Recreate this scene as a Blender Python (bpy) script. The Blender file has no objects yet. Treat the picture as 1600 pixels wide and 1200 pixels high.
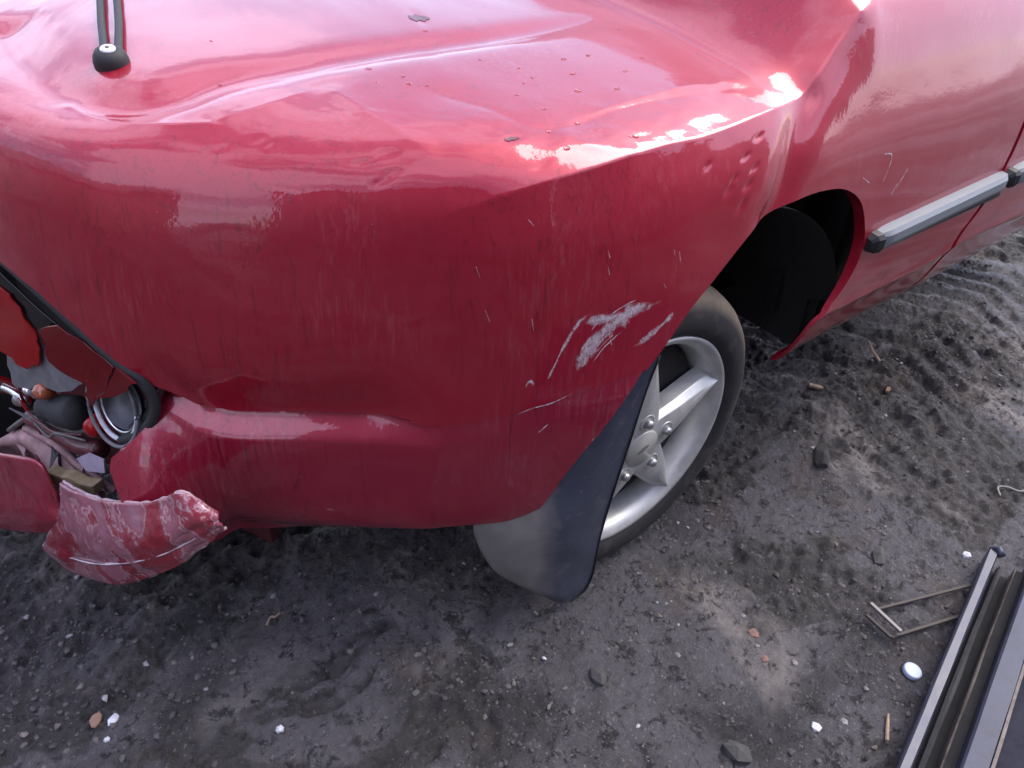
import bpy, bmesh, math, random
import numpy as np
from mathutils import Matrix, Vector
random.seed(7); rng = np.random.default_rng(7)
sc = bpy.context.scene
COL = sc.collection
R = math.radians

# ---------------------------------------------------------------- camera, sky, sun, exposure
cam_d = bpy.data.cameras.new('camera'); cam = bpy.data.objects.new('camera', cam_d); COL.objects.link(cam)
cam_d.sensor_width = 36.0; cam_d.lens = 27.675; cam_d.clip_start = 0.02; cam_d.clip_end = 2000
ax_r = Vector((0.79282728, -0.60743366, 0.04948979)); ax_d = Vector((-0.33952211, -0.50766074, -0.79183667)); ax_f = Vector((0.50611228, 0.61098684, -0.60872444))
cam.matrix_world = Matrix(((ax_r.x, -ax_d.x, -ax_f.x, -0.81), (ax_r.y, -ax_d.y, -ax_f.y, -0.63), (ax_r.z, -ax_d.z, -ax_f.z, 1.17), (0, 0, 0, 1)))
sc.camera = cam
SUN_EL, SUN_AZ = R(52), R(354)          # azimuth measured from +X towards +Y
wd = bpy.data.worlds.new('World'); sc.world = wd; wd.use_nodes = True
wn = wd.node_tree; wn.nodes.clear()
def wnode(t, **k):
    n = wn.nodes.new(t)
    for a, b in k.items(): setattr(n, a, b)
    return n
w_out = wnode('ShaderNodeOutputWorld'); w_bg = wnode('ShaderNodeBackground')
sky = wnode('ShaderNodeTexSky', sky_type='NISHITA', sun_disc=False, sun_elevation=SUN_EL, sun_rotation=R(90) - SUN_AZ, air_density=1.0, dust_density=1.2, ozone_density=1.0)
wtc = wnode('ShaderNodeTexCoord'); wmp = wnode('ShaderNodeMapping'); wmp.inputs['Scale'].default_value = (1.0, 1.0, 2.6)
wnz = wnode('ShaderNodeTexNoise'); wnz.inputs['Scale'].default_value = 2.1; wnz.inputs['Detail'].default_value = 6; wnz.inputs['Roughness'].default_value = .55
wrp = wnode('ShaderNodeValToRGB'); wrp.color_ramp.elements[0].position = .455; wrp.color_ramp.elements[1].position = .56
wrp.color_ramp.elements[0].color = (.06, .06, .06, 1); wrp.color_ramp.elements[1].color = (1, 1, 1, 1)
wmx = wnode('ShaderNodeMix', data_type='RGBA')
wmx.inputs[7].default_value = (5.6, 5.5, 7.5, 1)
wn.links.new(wtc.outputs['Generated'], wmp.inputs['Vector']); wn.links.new(wmp.outputs[0], wnz.inputs['Vector'])
wn.links.new(wnz.outputs['Fac'], wrp.inputs[0]); wn.links.new(wrp.outputs[0], wmx.inputs[0])
wn.links.new(sky.outputs[0], wmx.inputs[6]); wn.links.new(wmx.outputs[2], w_bg.inputs['Color'])
w_bg.inputs['Strength'].default_value = 0.098
wn.links.new(w_bg.outputs[0], w_out.inputs['Surface'])
sun_d = bpy.data.lights.new('sun', 'SUN'); sun = bpy.data.objects.new('sun', sun_d); COL.objects.link(sun)
sun_d.energy = 1.05; sun_d.angle = R(40); sun_d.color = (1.0, .92, .84)
sdir = Vector((math.cos(SUN_EL) * math.cos(SUN_AZ), math.cos(SUN_EL) * math.sin(SUN_AZ), math.sin(SUN_EL)))
sun.rotation_euler = sdir.to_track_quat('Z', 'Y').to_euler(); sun.location = sdir * 20
vs = sc.view_settings; vs.view_transform = 'Standard'; vs.look = 'None'; vs.gamma = 1; vs.use_curve_mapping = False
vs.exposure = 1.95

# ---------------------------------------------------------------- helpers
def hash2(ix, iy, seed):
    h = (ix.astype(np.int64) * 374761393 + iy.astype(np.int64) * 668265263 + seed * 1442695041) & 0xffffffff
    h = ((h ^ (h >> 13)) * 1274126177) & 0xffffffff
    return ((h ^ (h >> 16)) & 0xffff) / 65535.0
def vnoise(x, y, seed=0):
    ix = np.floor(x); iy = np.floor(y); fx = x - ix; fy = y - iy
    fx = fx * fx * fx * (fx * (fx * 6 - 15) + 10); fy = fy * fy * fy * (fy * (fy * 6 - 15) + 10)
    a = hash2(ix, iy, seed); b = hash2(ix + 1, iy, seed); c = hash2(ix, iy + 1, seed); d = hash2(ix + 1, iy + 1, seed)
    return ((a * (1 - fx) + b * fx) * (1 - fy) + (c * (1 - fx) + d * fx) * fy) * 2 - 1
def fbm(x, y, o=4, seed=0, g=.5):
    s = 0; a = 1.0
    for k in range(o):
        s = s + a * vnoise(x * 2 ** k + 17.3 * k, y * 2 ** k - 9.1 * k, seed + k); a *= g
    return s
def sm(a, b, x):
    t = np.clip((x - a) / (b - a), 0, 1); return t * t * (3 - 2 * t)
def crom(P, n=40):
    P = np.asarray(P, float); Q = np.vstack([2 * P[0] - P[1], P, 2 * P[-1] - P[-2]]); o = []
    t = np.linspace(0, 1, n, endpoint=False)[:, None]
    for i in range(1, len(Q) - 2):
        a, b, c, d = Q[i - 1:i + 3]
        o.append(.5 * ((2 * b) + (-a + c) * t + (2 * a - 5 * b + 4 * c - d) * t * t + (-a + 3 * b - 3 * c + d) * t ** 3))
    return np.vstack(o + [P[-1:]])
def tag(o, label=None, cat=None, group=None, kind=None):
    if label: o['label'] = label
    if cat: o['category'] = cat
    if group: o['group'] = group
    if kind: o['kind'] = kind
    return o
def empty(name, loc=(0, 0, 0)):
    o = bpy.data.objects.new(name, None); o.location = loc; o.empty_display_size = .1; COL.objects.link(o); return o
def mobj(name, v, f, mat, parent=None, smooth=True, loc=None):
    me = bpy.data.meshes.new(name); me.from_pydata([tuple(map(float, p)) for p in v], [], [tuple(map(int, q)) for q in f])
    me.validate(); me.update()
    if smooth: me.polygons.foreach_set('use_smooth', [True] * len(me.polygons))
    if mat: me.materials.append(mat)
    o = bpy.data.objects.new(name, me); COL.objects.link(o)
    if parent is not None: o.parent = parent
    if loc is not None: o.location = loc
    return o
def sharp(o, ang=35):
    bm = bmesh.new(); bm.from_mesh(o.data)
    for e in bm.edges:
        if len(e.link_faces) == 2 and e.calc_face_angle(0) > R(ang): e.smooth = False
    bm.to_mesh(o.data); bm.free(); return o
def fixn(o):
    bm = bmesh.new(); bm.from_mesh(o.data); bmesh.ops.recalc_face_normals(bm, faces=bm.faces); bm.to_mesh(o.data); bm.free(); return o
def bevel(o, w, seg=2):
    m = o.modifiers.new('bevel', 'BEVEL'); m.width = w; m.segments = seg; m.limit_method = 'ANGLE'; return o
class MB:
    def __init__(s): s.v = []; s.f = []
    def add(s, v, f):
        n = len(s.v); s.v += [tuple(p) for p in v]; s.f += [tuple(i + n for i in q) for q in f]; return s
    def box(s, c, d, rot=None):
        m = rot or Matrix.Identity(3); c = Vector(c)
        vs_ = [c + m @ Vector((x * d[0] / 2, y * d[1] / 2, z * d[2] / 2)) for x in (-1, 1) for y in (-1, 1) for z in (-1, 1)]
        return s.add(vs_, [(0, 1, 3, 2), (4, 6, 7, 5), (0, 4, 5, 1), (2, 3, 7, 6), (0, 2, 6, 4), (1, 5, 7, 3)])
    def tube(s, pts, r, n=10, cap=True):
        pts = [Vector(p) for p in pts]; N = len(pts); rr = r if hasattr(r, '__len__') else [r] * N; v = []; f = []
        up = Vector((.13, .21, 1)).normalized()
        for i, p in enumerate(pts):
            t = (pts[min(i + 1, N - 1)] - pts[max(i - 1, 0)]).normalized()
            a = t.cross(up)
            if a.length < .05: a = t.cross(Vector((1, 0, 0)))
            a.normalize(); b = t.cross(a)
            v += [p + (a * math.cos(2 * math.pi * k / n) + b * math.sin(2 * math.pi * k / n)) * rr[i] for k in range(n)]
        for i in range(N - 1):
            for k in range(n): f.append((i * n + k, i * n + (k + 1) % n, (i + 1) * n + (k + 1) % n, (i + 1) * n + k))
        if cap: f.append(tuple(range(n - 1, -1, -1))); f.append(tuple((N - 1) * n + k for k in range(n)))
        return s.add(v, f)
    def prism(s, poly, off):
        n = len(poly); off = Vector(off); a = [Vector(p) for p in poly]; b = [p + off for p in a]
        return s.add(a + b, [tuple(range(n)), tuple(range(2 * n - 1, n - 1, -1))] + [(i, i + n, (i + 1) % n + n, (i + 1) % n) for i in range(n)])
    def build(s, name, mat, parent=None, smooth=False, loc=None): return mobj(name, s.v, s.f, mat, parent, smooth, loc)
def loft(rows, name, mat, parent=None, nu=6, nv=8, thick=0, noise=0, seed=1):
    """smooth sheet through a grid of points; thick closes it behind"""
    rows = np.asarray(rows, float)
    a = np.stack([crom(r, nu) for r in rows]); b = np.stack([crom(a[:, k], nv) for k in range(a.shape[1])], 1)
    nr, nc = b.shape[:2]
    du = np.gradient(b, axis=1); dv = np.gradient(b, axis=0); nn = np.cross(du, dv); nn /= np.linalg.norm(nn, axis=-1, keepdims=True) + 1e-9
    if noise:
        y, x = np.mgrid[0:nr, 0:nc]; b = b + nn * (fbm(x * .12, y * .12, 3, seed) * noise)[..., None]
    v = b.reshape(-1, 3); f = [(i * nc + j, i * nc + j + 1, (i + 1) * nc + j + 1, (i + 1) * nc + j) for i in range(nr - 1) for j in range(nc - 1)]
    o = mobj(name, v, f, mat, parent)
    if thick: m = o.modifiers.new('thickness', 'SOLIDIFY'); m.thickness = thick; m.offset = -1
    return o
def lathe_y(prof, n=72):
    """profile of (radius, y) turned about the Y axis"""
    v = []; f = []; m = len(prof)
    for k in range(n):
        a = 2 * math.pi * k / n; v += [(r * math.cos(a), y, r * math.sin(a)) for r, y in prof]
    for k in range(n):
        for i in range(m - 1): f.append((k * m + i, k * m + i + 1, ((k + 1) % n) * m + i + 1, ((k + 1) % n) * m + i))
    return v, f
def lump(mb, c, r, sq=(1, 1, 1), seed=0, sub=1):
    bm = bmesh.new(); bmesh.ops.create_icosphere(bm, subdivisions=sub, radius=1); rr = random.Random(seed)
    ax = [Vector((rr.gauss(0, 1), rr.gauss(0, 1), rr.gauss(0, 1))).normalized() for _ in range(7)]; h = [rr.uniform(.55, .9) for _ in ax]
    rz = Matrix.Rotation(rr.uniform(0, 6.28), 3, 'Z'); v = []
    for p in bm.verts:
        q = p.co.copy()
        for a_, h_ in zip(ax, h):
            d = q.dot(a_)
            if d > h_: q -= a_ * (d - h_)
        q = rz @ Vector((q.x * sq[0], q.y * sq[1], q.z * sq[2])); v.append(Vector(c) + q * r)
    mb.add(v, [tuple(x.index for x in p.verts) for p in bm.faces]); bm.free(); return mb

# ---------------------------------------------------------------- materials
class NT:
    def __init__(s, name):
        s.m = bpy.data.materials.new(name); s.m.use_nodes = True; s.t = s.m.node_tree; s.b = s.t.nodes['Principled BSDF']; s.out = s.t.nodes['Material Output']
    def n(s, t, **k):
        x = s.t.nodes.new(t)
        for a, b in k.items(): setattr(x, a, b)
        return x
    def l(s, a, b): s.t.links.new(a, b)
    def pos(s, scale=(1, 1, 1), rot=(0, 0, 0)):
        g = s.n('ShaderNodeNewGeometry'); m = s.n('ShaderNodeMapping'); m.inputs['Scale'].default_value = scale; m.inputs['Rotation'].default_value = rot
        s.l(g.outputs['Position'], m.inputs['Vector']); return m.outputs[0]
    def noise(s, vec, scale, detail=4, rough=.5, dist=0):
        x = s.n('ShaderNodeTexNoise'); x.inputs['Scale'].default_value = scale; x.inputs['Detail'].default_value = detail; x.inputs['Roughness'].default_value = rough; x.inputs['Distortion'].default_value = dist
        s.l(vec, x.inputs['Vector']); return x.outputs['Fac']
    def ramp(s, fac, *st):
        x = s.n('ShaderNodeValToRGB'); e = x.color_ramp.elements
        while len(e) < len(st): e.new(.5)
        for el, (p, c) in zip(e, st): el.position = p; el.color = (c, c, c, 1) if not hasattr(c, '__len__') else (*c, 1)
        s.l(fac, x.inputs[0]); return x.outputs[0]
    def mix(s, fac, a, b):
        x = s.n('ShaderNodeMix', data_type='RGBA')
        for i, v in ((0, fac), (6, a), (7, b)):
            if isinstance(v, (tuple, list)): x.inputs[i].default_value = (*v, 1)
            elif isinstance(v, (int, float)): x.inputs[i].default_value = v
            else: s.l(v, x.inputs[i])
        return x.outputs[2]
    def math(s, op, a, b=0.0):
        x = s.n('ShaderNodeMath', operation=op)
        for i, v in enumerate((a, b)):
            if isinstance(v, (int, float)): x.inputs[i].default_value = v
            else: s.l(v, x.inputs[i])
        return x.outputs[0]
    def set(s, **k):
        for a, v in k.items():
            i = s.b.inputs[a.replace('_', ' ')]
            if isinstance(v, tuple): i.default_value = (*v, 1) if len(v) == 3 else v
            elif isinstance(v, (int, float)): i.default_value = v
            else: s.l(v, i)
        return s
    def bump(s, h, strength=.3, dist=.002):
        x = s.n('ShaderNodeBump'); x.inputs['Strength'].default_value = strength; x.inputs['Distance'].default_value = dist
        s.l(h, x.inputs['Height']); s.l(x.outputs[0], s.b.inputs['Normal']); return x.outputs[0]
def plain(name, col, rough=.5, metal=0, coat=0, var=.15, vs_=40, bump=0):
    t = NT(name); p = t.pos(); nz = t.noise(p, vs_, 5, .6)
    c = t.ramp(nz, (.3, tuple(x * (1 - var) for x in col)), (.7, tuple(min(1, x * (1 + var)) for x in col)))
    t.set(Base_Color=c, Roughness=t.ramp(nz, (.3, max(0, rough - .08)), (.7, min(1, rough + .08))), Metallic=metal, Coat_Weight=coat, Coat_Roughness=.05)
    if bump: t.bump(t.noise(p, vs_ * 4, 4), bump, .001)
    return t.m
def paint(name, col=(.33, .0046, .023), dirt=.5):
    t = NT(name); p = t.pos()
    streak = t.noise(t.pos((62, 62, 1.6)), 1.0, 2, .5, .6)
    fine = t.noise(t.pos((150, 150, 12)), 1.0, 5, .7)
    big = t.noise(p, 6, 4, .5)
    runs = t.ramp(streak, (.475, 0.0), (.50, 1.0), (.515, 0.0))           # thin wet runs
    film = t.math('MULTIPLY', t.ramp(fine, (.5, 0.0), (.8, 1.0)), t.ramp(big, (.48, 0.0), (.70, 1.0)))
    runs = t.math('MULTIPLY', runs, t.ramp(t.noise(t.pos((3.5, 3.5, 2.0)), 1.0, 3, .5), (.40, 0.0), (.52, 1.0)))
    spk = t.ramp(t.noise(t.pos((1, 1, .55)), 330, 2, .5), (.74, 0.0), (.77, 1.0))
    spk = t.math('MULTIPLY', spk, t.ramp(t.noise(p, 9, 3), (.48, 0.0), (.62, .7)))
    c = t.mix(t.math('MULTIPLY', runs, .85 * dirt), col, tuple(x * .22 for x in col))
    c = t.mix(t.math('MULTIPLY', film, .55 * dirt), c, (.50, .30, .31))
    c = t.mix(t.math('MULTIPLY', spk, dirt), c, (.55, .42, .42))
    rough = t.math('ADD', .03, t.math('ADD', t.math('MULTIPLY', film, .16 * dirt), t.math('MULTIPLY', runs, .05)))
    t.set(Base_Color=c, Roughness=.38, Metallic=.25, Coat_Weight=1.0, Coat_IOR=1.5, Specular_IOR_Level=.4)
    t.l(rough, t.b.inputs['Coat Roughness'])
    b = t.n('ShaderNodeBump'); b.inputs['Strength'].default_value = .06; b.inputs['Distance'].default_value = .002
    t.l(t.noise(p, 160, 2, .5), b.inputs['Height']); t.l(b.outputs[0], t.b.inputs['Coat Normal'])
    return t.m
M = {}
M['paint'] = paint('red_paint'); M['bumper'] = paint('bumper_paint', (.31, .010, .036), .8)
M['sillpaint'] = paint('dull_red_paint', (.30, .022, .030), 1.0)
M['black'] = plain('black_plastic', (.012, .012, .013), .55)
M['liner'] = plain('wheel_well_liner', (.010, .010, .010), .9)
M['rubber'] = plain('black_rubber', (.022, .022, .024), .7, var=.3, vs_=60)
M['alloy'] = plain('painted_alloy', (.50, .50, .475), .40, .45, 0, .16, 26)
M['chrome'] = plain('bright_metal', (.75, .75, .75), .22, 1)
M['nut'] = plain('dull_nut_steel', (.42, .42, .41), .38, .8)
M['greyplate'] = plain('grey_lamp_board', (.16, .16, .17), .6, var=.25, vs_=60)
M['steel'] = plain('dull_steel', (.15, .14, .135), .55, .5, var=.3, vs_=60)
M['white'] = plain('white_plastic', (.55, .56, .60), .55, var=.25, vs_=120, bump=.4)
M['foam'] = plain('yellow_foam', (.30, .23, .13), .9, var=.3, bump=.4)
M['beam'] = plain('rusty_pink_beam', (.34, .20, .20), .6, var=.4, vs_=50, bump=.3)
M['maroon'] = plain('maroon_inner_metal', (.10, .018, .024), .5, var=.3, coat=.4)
M['lilac'] = plain('lilac_primer', (.42, .36, .46), .5)
M['wood'] = plain('pale_wood', (.30, .22, .15), .8, var=.3, vs_=90, bump=.3)
M['brick'] = plain('brick_red_stone', (.17, .095, .075), .9, var=.35, vs_=120, bump=.4)
M['stone'] = plain('dark_stone', (.050, .047, .046), .85, var=.4, vs_=90, bump=.5)
M['clod'] = plain('dark_clod', (.030, .028, .027), .9, var=.4, vs_=120, bump=.5)
M['leaf'] = plain('dry_brown_leaf', (.22, .13, .09), .7, var=.3)
def lens(name, col, rough=.06):
    t = NT(name); p = t.pos(); t.set(Base_Color=t.mix(t.noise(p, 30, 3), tuple(x * .6 for x in col), col), Roughness=rough, IOR=1.45, Specular_IOR_Level=.35, Subsurface_Weight=.0); return t.m
M['lens'] = lens('red_lens', (.34, .005, .007), .10); M['lensdark'] = lens('dark_red_lens', (.16, .003, .006), .08); M['smoke'] = lens('smoked_lens', (.008, .008, .009), .12)
M['amber'] = plain('amber_bulb', (.40, .09, .03), .15, coat=.8)
def glass_mat():
    t = NT('clear_glass'); t.set(Base_Color=(.9, .9, .9), Roughness=.03, Transmission_Weight=.9, IOR=1.45); return t.m
M['glass'] = glass_mat()
def water_mat():
    t = NT('water'); t.set(Base_Color=(1, 1, 1), Roughness=.0, Transmission_Weight=1.0, IOR=1.33); return t.m
M['water'] = water_mat()
def tyre_mat():
    t = NT('tyre_rubber'); p = t.pos(); mud = t.noise(p, 14, 5, .6); g = t.n('ShaderNodeNewGeometry'); sx = t.n('ShaderNodeSeparateXYZ'); t.l(g.outputs['Position'], sx.inputs[0])
    rad = t.math('SQRT', t.math('ADD', t.math('POWER', sx.outputs['X'], 2.0), t.math('POWER', t.math('SUBTRACT', sx.outputs['Z'], .285), 2.0)))
    tread = t.ramp(rad, (.254, 0.0), (.274, 1.0))
    m2 = t.math('MULTIPLY', tread, t.ramp(mud, (.25, .55), (.50, 1.0)))
    m1 = t.ramp(t.noise(p, 22, 5, .6), (.52, 0.0), (.75, .25))
    fac = t.math('MAXIMUM', m2, m1)
    t.set(Base_Color=t.mix(fac, (.016, .016, .017), t.mix(t.noise(p, 60, 4), (.17, .130, .092), (.27, .215, .155))), Roughness=.8); t.bump(t.noise(p, 180, 4), .3, .001)
    return t.m
M['tyre'] = tyre_mat()
def flap_mat():
    t = NT('mud_flap_plastic'); g = t.n('ShaderNodeNewGeometry'); sx = t.n('ShaderNodeSeparateXYZ'); t.l(g.outputs['Position'], sx.inputs[0]); p = t.pos()
    y = t.math('SUBTRACT', t.math('ADD', -.215, t.math('MULTIPLY', t.math('SUBTRACT', t.noise(p, 12, 5, .65), .5), .10)), sx.outputs['X'])
    mud = t.math('MAXIMUM', t.ramp(t.math('ADD', y, .1), (.085, 0.0), (.125, .92)), t.math('MAXIMUM', t.ramp(t.noise(p, 120, 3, .6), (.66, 0.0), (.70, .6)), t.ramp(t.noise(p, 24, 5, .7), (.56, 0.0), (.70, .45))))
    t.set(Base_Color=t.mix(mud, t.mix(t.noise(p, 16, 5, .6), (.028, .033, .052), (.062, .070, .098)), t.mix(t.noise(p, 40, 4), (.13, .12, .108), (.21, .195, .18))), Roughness=t.ramp(t.noise(p, 18, 4), (.3, .34), (.7, .5)))
    return t.m
M['flap'] = flap_mat()
def torn_mat():
    t = NT('peeling_bumper_paint'); p = t.pos(); a = t.noise(p, 8.5, 5, .6, .8); b = t.noise(p, 40, 4, .6)
    peel = t.ramp(t.math('ADD', t.math('MULTIPLY', a, .75), t.math('MULTIPLY', b, .25)), (.42, 0.0), (.58, 1.0))
    edge = t.ramp(t.math('ADD', t.math('MULTIPLY', a, .75), t.math('MULTIPLY', b, .25)), (.50, 0.0), (.515, 1.0), (.53, 0.0))
    prim = t.mix(t.noise(p, 18, 5, .65), (.25, .055, .085), (.42, .24, .29))
    c = t.mix(peel, prim, (.27, .008, .022)); c = t.mix(t.math('MULTIPLY', edge, .6), c, (.62, .45, .46))
    t.set(Base_Color=c, Roughness=t.mix(peel, (.36, .36, .36), (.2, .2, .2)), Coat_Weight=.9, Coat_Roughness=.10); t.bump(t.noise(p, 120, 4, .7), .35, .0012)
    return t.m
M['torn'] = torn_mat()
def scuff_mat():
    t = NT('pale_scuffed_paint'); st = t.noise(t.pos((420, 420, 60), (0, R(-38), 0)), 1.0, 4, .7); p = t.pos(); at = t.n('ShaderNodeAttribute', attribute_name='wear')
    t.set(Base_Color=t.mix(t.noise(p, 80, 3), (.55, .42, .46), (.74, .66, .69)), Roughness=.65)
    k = t.math('ADD', t.math('MULTIPLY', st, .30), t.math('ADD', t.math('MULTIPLY', t.noise(p, 90, 6, .75), .70), t.math('MULTIPLY', at.outputs['Fac'], .26)))
    t.l(t.ramp(k, (.58, 0.0), (.82, .8)), t.b.inputs['Alpha']); return t.m
M['scuff'] = scuff_mat()
M['scratch'] = M['scuff']
def strip_mat():
    t = NT('grey_rubbing_strip'); p = t.pos((1, 1, 30)); t.set(Base_Color=t.mix(t.noise(p, 20, 4), (.14, .155, .17), (.21, .23, .245)), Roughness=.5); return t.m
M['strip'] = strip_mat()
def darkpanel():
    t = NT('dusty_navy_panel'); p = t.pos(); t.set(Base_Color=t.mix(t.ramp(t.noise(p, 20, 6, .65), (.4, 0.0), (.75, .6)), (.008, .009, .020), (.035, .035, .048)), Roughness=.6, Specular_IOR_Level=.12); return t.m
M['navy'] = darkpanel()
M['bluesteel'] = plain('blue_grey_edge', (.040, .045, .072), .42, .1, var=.35, vs_=30)
def ground_mat():
    t = NT('wet_mud'); p = t.pos(); at = t.n('ShaderNodeAttribute', attribute_name='plate'); b = t.noise(p, 11, 6, .65, .4); c = t.noise(p, 75, 5, .7); d = t.noise(p, 2.3, 5, .6, .5); e = t.noise(p, 5.5, 5, .6, .6)
    f = t.ramp(t.math('ADD', t.math('MULTIPLY', at.outputs['Fac'], .55), t.math('MULTIPLY', b, .6)), (.22, 0.0), (.86, 1.0))
    dark = t.mix(c, (.016, .0145, .0140), (.060, .054, .053)); light = t.mix(c, (.048, .045, .049), (.140, .131, .139))
    col = t.mix(f, dark, light)
    col = t.mix(t.ramp(e, (.55, 0.0), (.66, .7)), col, t.mix(c, (.045, .035, .028), (.12, .095, .077)))
    col = t.mix(t.ramp(d, (.58, 0.0), (.66, .75)), col, t.mix(c, (.13, .115, .105), (.32, .29, .265)))
    col = t.mix(t.ramp(t.noise(p, 3.7, 4, .55, .3), (.36, .85), (.50, 0.0)), col, t.mix(c, (.011, .010, .010), (.036, .033, .033)))
    col = t.mix(t.ramp(t.noise(p, 34, 6, .75, .4), (.40, .85), (.47, 0.0)), col, (.012, .0108, .0105))
    col = t.mix(t.ramp(t.noise(p, 52, 5, .7, .2), (.60, 0.0), (.68, .6)), col, (.17, .16, .165))
    peb = t.ramp(t.noise(p, 170, 2, .5), (.66, 0.0), (.71, .8)); col = t.mix(peb, col, t.mix(b, (.09, .082, .082), (.30, .285, .285)))
    t.set(Base_Color=col, Roughness=t.ramp(t.math('ADD', t.math('MULTIPLY', at.outputs['Fac'], .5), t.math('MULTIPLY', e, .5)), (.2, .70), (.75, .24)), Specular_IOR_Level=.5)
    t.bump(t.math('ADD', t.noise(p, 110, 8, .75), t.math('MULTIPLY', c, .8)), 1.0, .009); return t.m
M['ground'] = ground_mat()
def gravel_mat():
    t = NT('mixed_grit'); g = t.n('ShaderNodeNewGeometry'); p = t.pos()
    c = t.ramp(g.outputs['Random Per Island'], (0.0, (.022, .020, .020)), (.50, (.060, .055, .056)), (.80, (.12, .11, .112)), (.94, (.18, .15, .12)), (.985, (.34, .33, .33)), (1.0, (.6, .6, .6)))
    t.set(Base_Color=t.mix(t.noise(p, 200, 3), c, (.05, .045, .045)), Roughness=.75); return t.m
M['grit'] = gravel_mat()

# ---------------------------------------------------------------- ground
def track(x, y):
    """raised lugs left by a tractor-like tyre along the side of the car"""
    yc = .06 + .10 * (x - 1.2); w = np.exp(-((y - yc) / .22) ** 4) * sm(.25, .8, x)
    ph = (x * .9 + np.abs(y - yc) * .55) / .085 * 2 * np.pi + 1.5 * fbm(x * 5, y * 5, 2, 40)
    return w * (np.tanh(2.2 * np.sin(ph)) * .5) * (.65 + .5 * fbm(x * 7, y * 7, 2, 41))
def plate(x, y):
    """1 where the mud is pressed flat and damp, 0 where it is crumbled"""
    wx = x + .10 * fbm(x * 3, y * 3, 2, 55); wy = y + .10 * fbm(x * 3, y * 3, 2, 57); c, s_ = math.cos(.35), math.sin(.35)
    u = wx * c - wy * s_; v_ = wx * s_ + wy * c
    return sm(-.10, .22, fbm(u * 3.4, v_ * 6.0, 5, 51, .6) + .06)
def gheight(x, y):
    near = np.exp(-((x / 4) ** 2 + (y / 4) ** 2)); p = plate(x, y)
    crumb = .011 * (1 - np.abs(fbm(x * 16, y * 16, 4, 21, .6))) + .0065 * fbm(x * 42, y * 42, 3, 27, .65)
    crack = np.exp(-np.abs(fbm(x * 7, y * 7, 3, 33)) / .035) * sm(.1, .5, fbm(x * 3, y * 3, 2, 34) + .3)
    h = .012 * fbm(x * 2.1, y * 2.1, 3, 3) + near * ((1 - p) * (crumb - .010) + p * (.0034 * fbm(x * 26, y * 26, 4, 24, .6) + .0022 * fbm(x * 85, y * 85, 2, 25) - .007 * crack))
    h = h + .015 * track(x, y)
    flat = sm(.10, .30, np.hypot(x + .02, (y - .1) * .9))
    return h * (.25 + .75 * flat) - .004
def axis(lo, hi, st, far):
    c = np.arange(lo, hi, st); g = st * 1.28 ** np.arange(1, 60); g = np.cumsum(g); g = g[g < far]
    return np.r_[lo - g[::-1], c, hi + g]
gx = axis(-1.35, 2.4, .0046, 400); gy = axis(-.95, 1.0, .0046, 400)
GX, GY = np.meshgrid(gx, gy, indexing='ij'); GZ = gheight(GX, GY)
nx, ny = GX.shape; idx = np.arange(nx * ny).reshape(nx, ny)
def grid_mesh(name, P, quads, mat):
    me = bpy.data.meshes.new(name); me.vertices.add(len(P)); me.vertices.foreach_set('co', P.astype(np.float32).ravel())
    n = len(quads); me.loops.add(n * 4); me.loops.foreach_set('vertex_index', quads.astype(np.int32).ravel()); me.polygons.add(n)
    me.polygons.foreach_set('loop_start', np.arange(0, n * 4, 4, dtype=np.int32))
    me.polygons.foreach_set('use_smooth', np.ones(n, bool)); me.update(calc_edges=True); me.validate(); me.materials.append(mat)
    o = bpy.data.objects.new(name, me); COL.objects.link(o); return o
quads = np.stack([idx[:-1, :-1], idx[1:, :-1], idx[1:, 1:], idx[:-1, 1:]], -1).reshape(-1, 4)
ground = grid_mesh('ground', np.stack([GX, GY, GZ], -1).reshape(-1, 3), quads, M['ground']); tag(ground, kind='structure'); ga = ground.data.attributes.new('plate', 'FLOAT', 'POINT'); ga.data.foreach_set('value', plate(GX, GY).ravel().astype(np.float32))
def gz(x, y): return float(gheight(np.array([x], float), np.array([y], float))[0])

# ---------------------------------------------------------------- car body surface
PL = [(-.83, 1.0), (-.825, .80), (-.81, .62), (-.775, .45), (-.70, .315), (-.625, .235), (-.516, .14), (-.40, .053), (-.30, -.008), (-.20, -.042), (-.10, -.058), (0, -.064), (.1, -.064), (.25, -.055), (.5, -.045), (1.0, -.045), (1.7, -.04)]
PC = crom(PL); S = np.r_[0, np.cumsum(np.linalg.norm(np.diff(PC, axis=0), axis=1))]
PR = [(.05, .20), (.015, .28), (.002, .40), (.0, .48), (.003, .56), (.009, .655), (.021, .742), (.042, .797), (.073, .828), (.125, .846), (.2, .857), (.35, .872), (.6, .885), (1.0, .89)]
PF = [(.16, .30), (.075, .305), (.028, .36), (.0, .47), (.003, .56), (.010, .65), (.022, .74), (.04, .81), (.055, .86), (.075, .91), (.10, .945), (.15, .98), (.3, 1.03), (.6, 1.05)]
RR = crom(PR, 30); RF = crom(PF, 30); NQ = len(RR); KQ = np.arange(NQ)
def base(s, q):
    x = np.interp(s, S, PC[:, 0]); y = np.interp(s, S, PC[:, 1]); i = q * (NQ - 1); b = sm(.16, .40, x)
    D = (1 - b) * np.interp(i, KQ, RR[:, 0]) + b * np.interp(i, KQ, RF[:, 0]); Z = (1 - b) * np.interp(i, KQ, RR[:, 1]) + b * np.interp(i, KQ, RF[:, 1])
    tx = np.interp(x, [-.83, -.7, -.4, -.1, .3, 1.7], [-.30, -.30, -.22, 0.0, .32, 1.7]); dx = tx - x; dy = 1.05 - y; L = np.hypot(dx, dy)
    D = np.minimum(D, L * .98)
    return np.stack([x + dx / L * D, y + dy / L * D, Z], -1)
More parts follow.
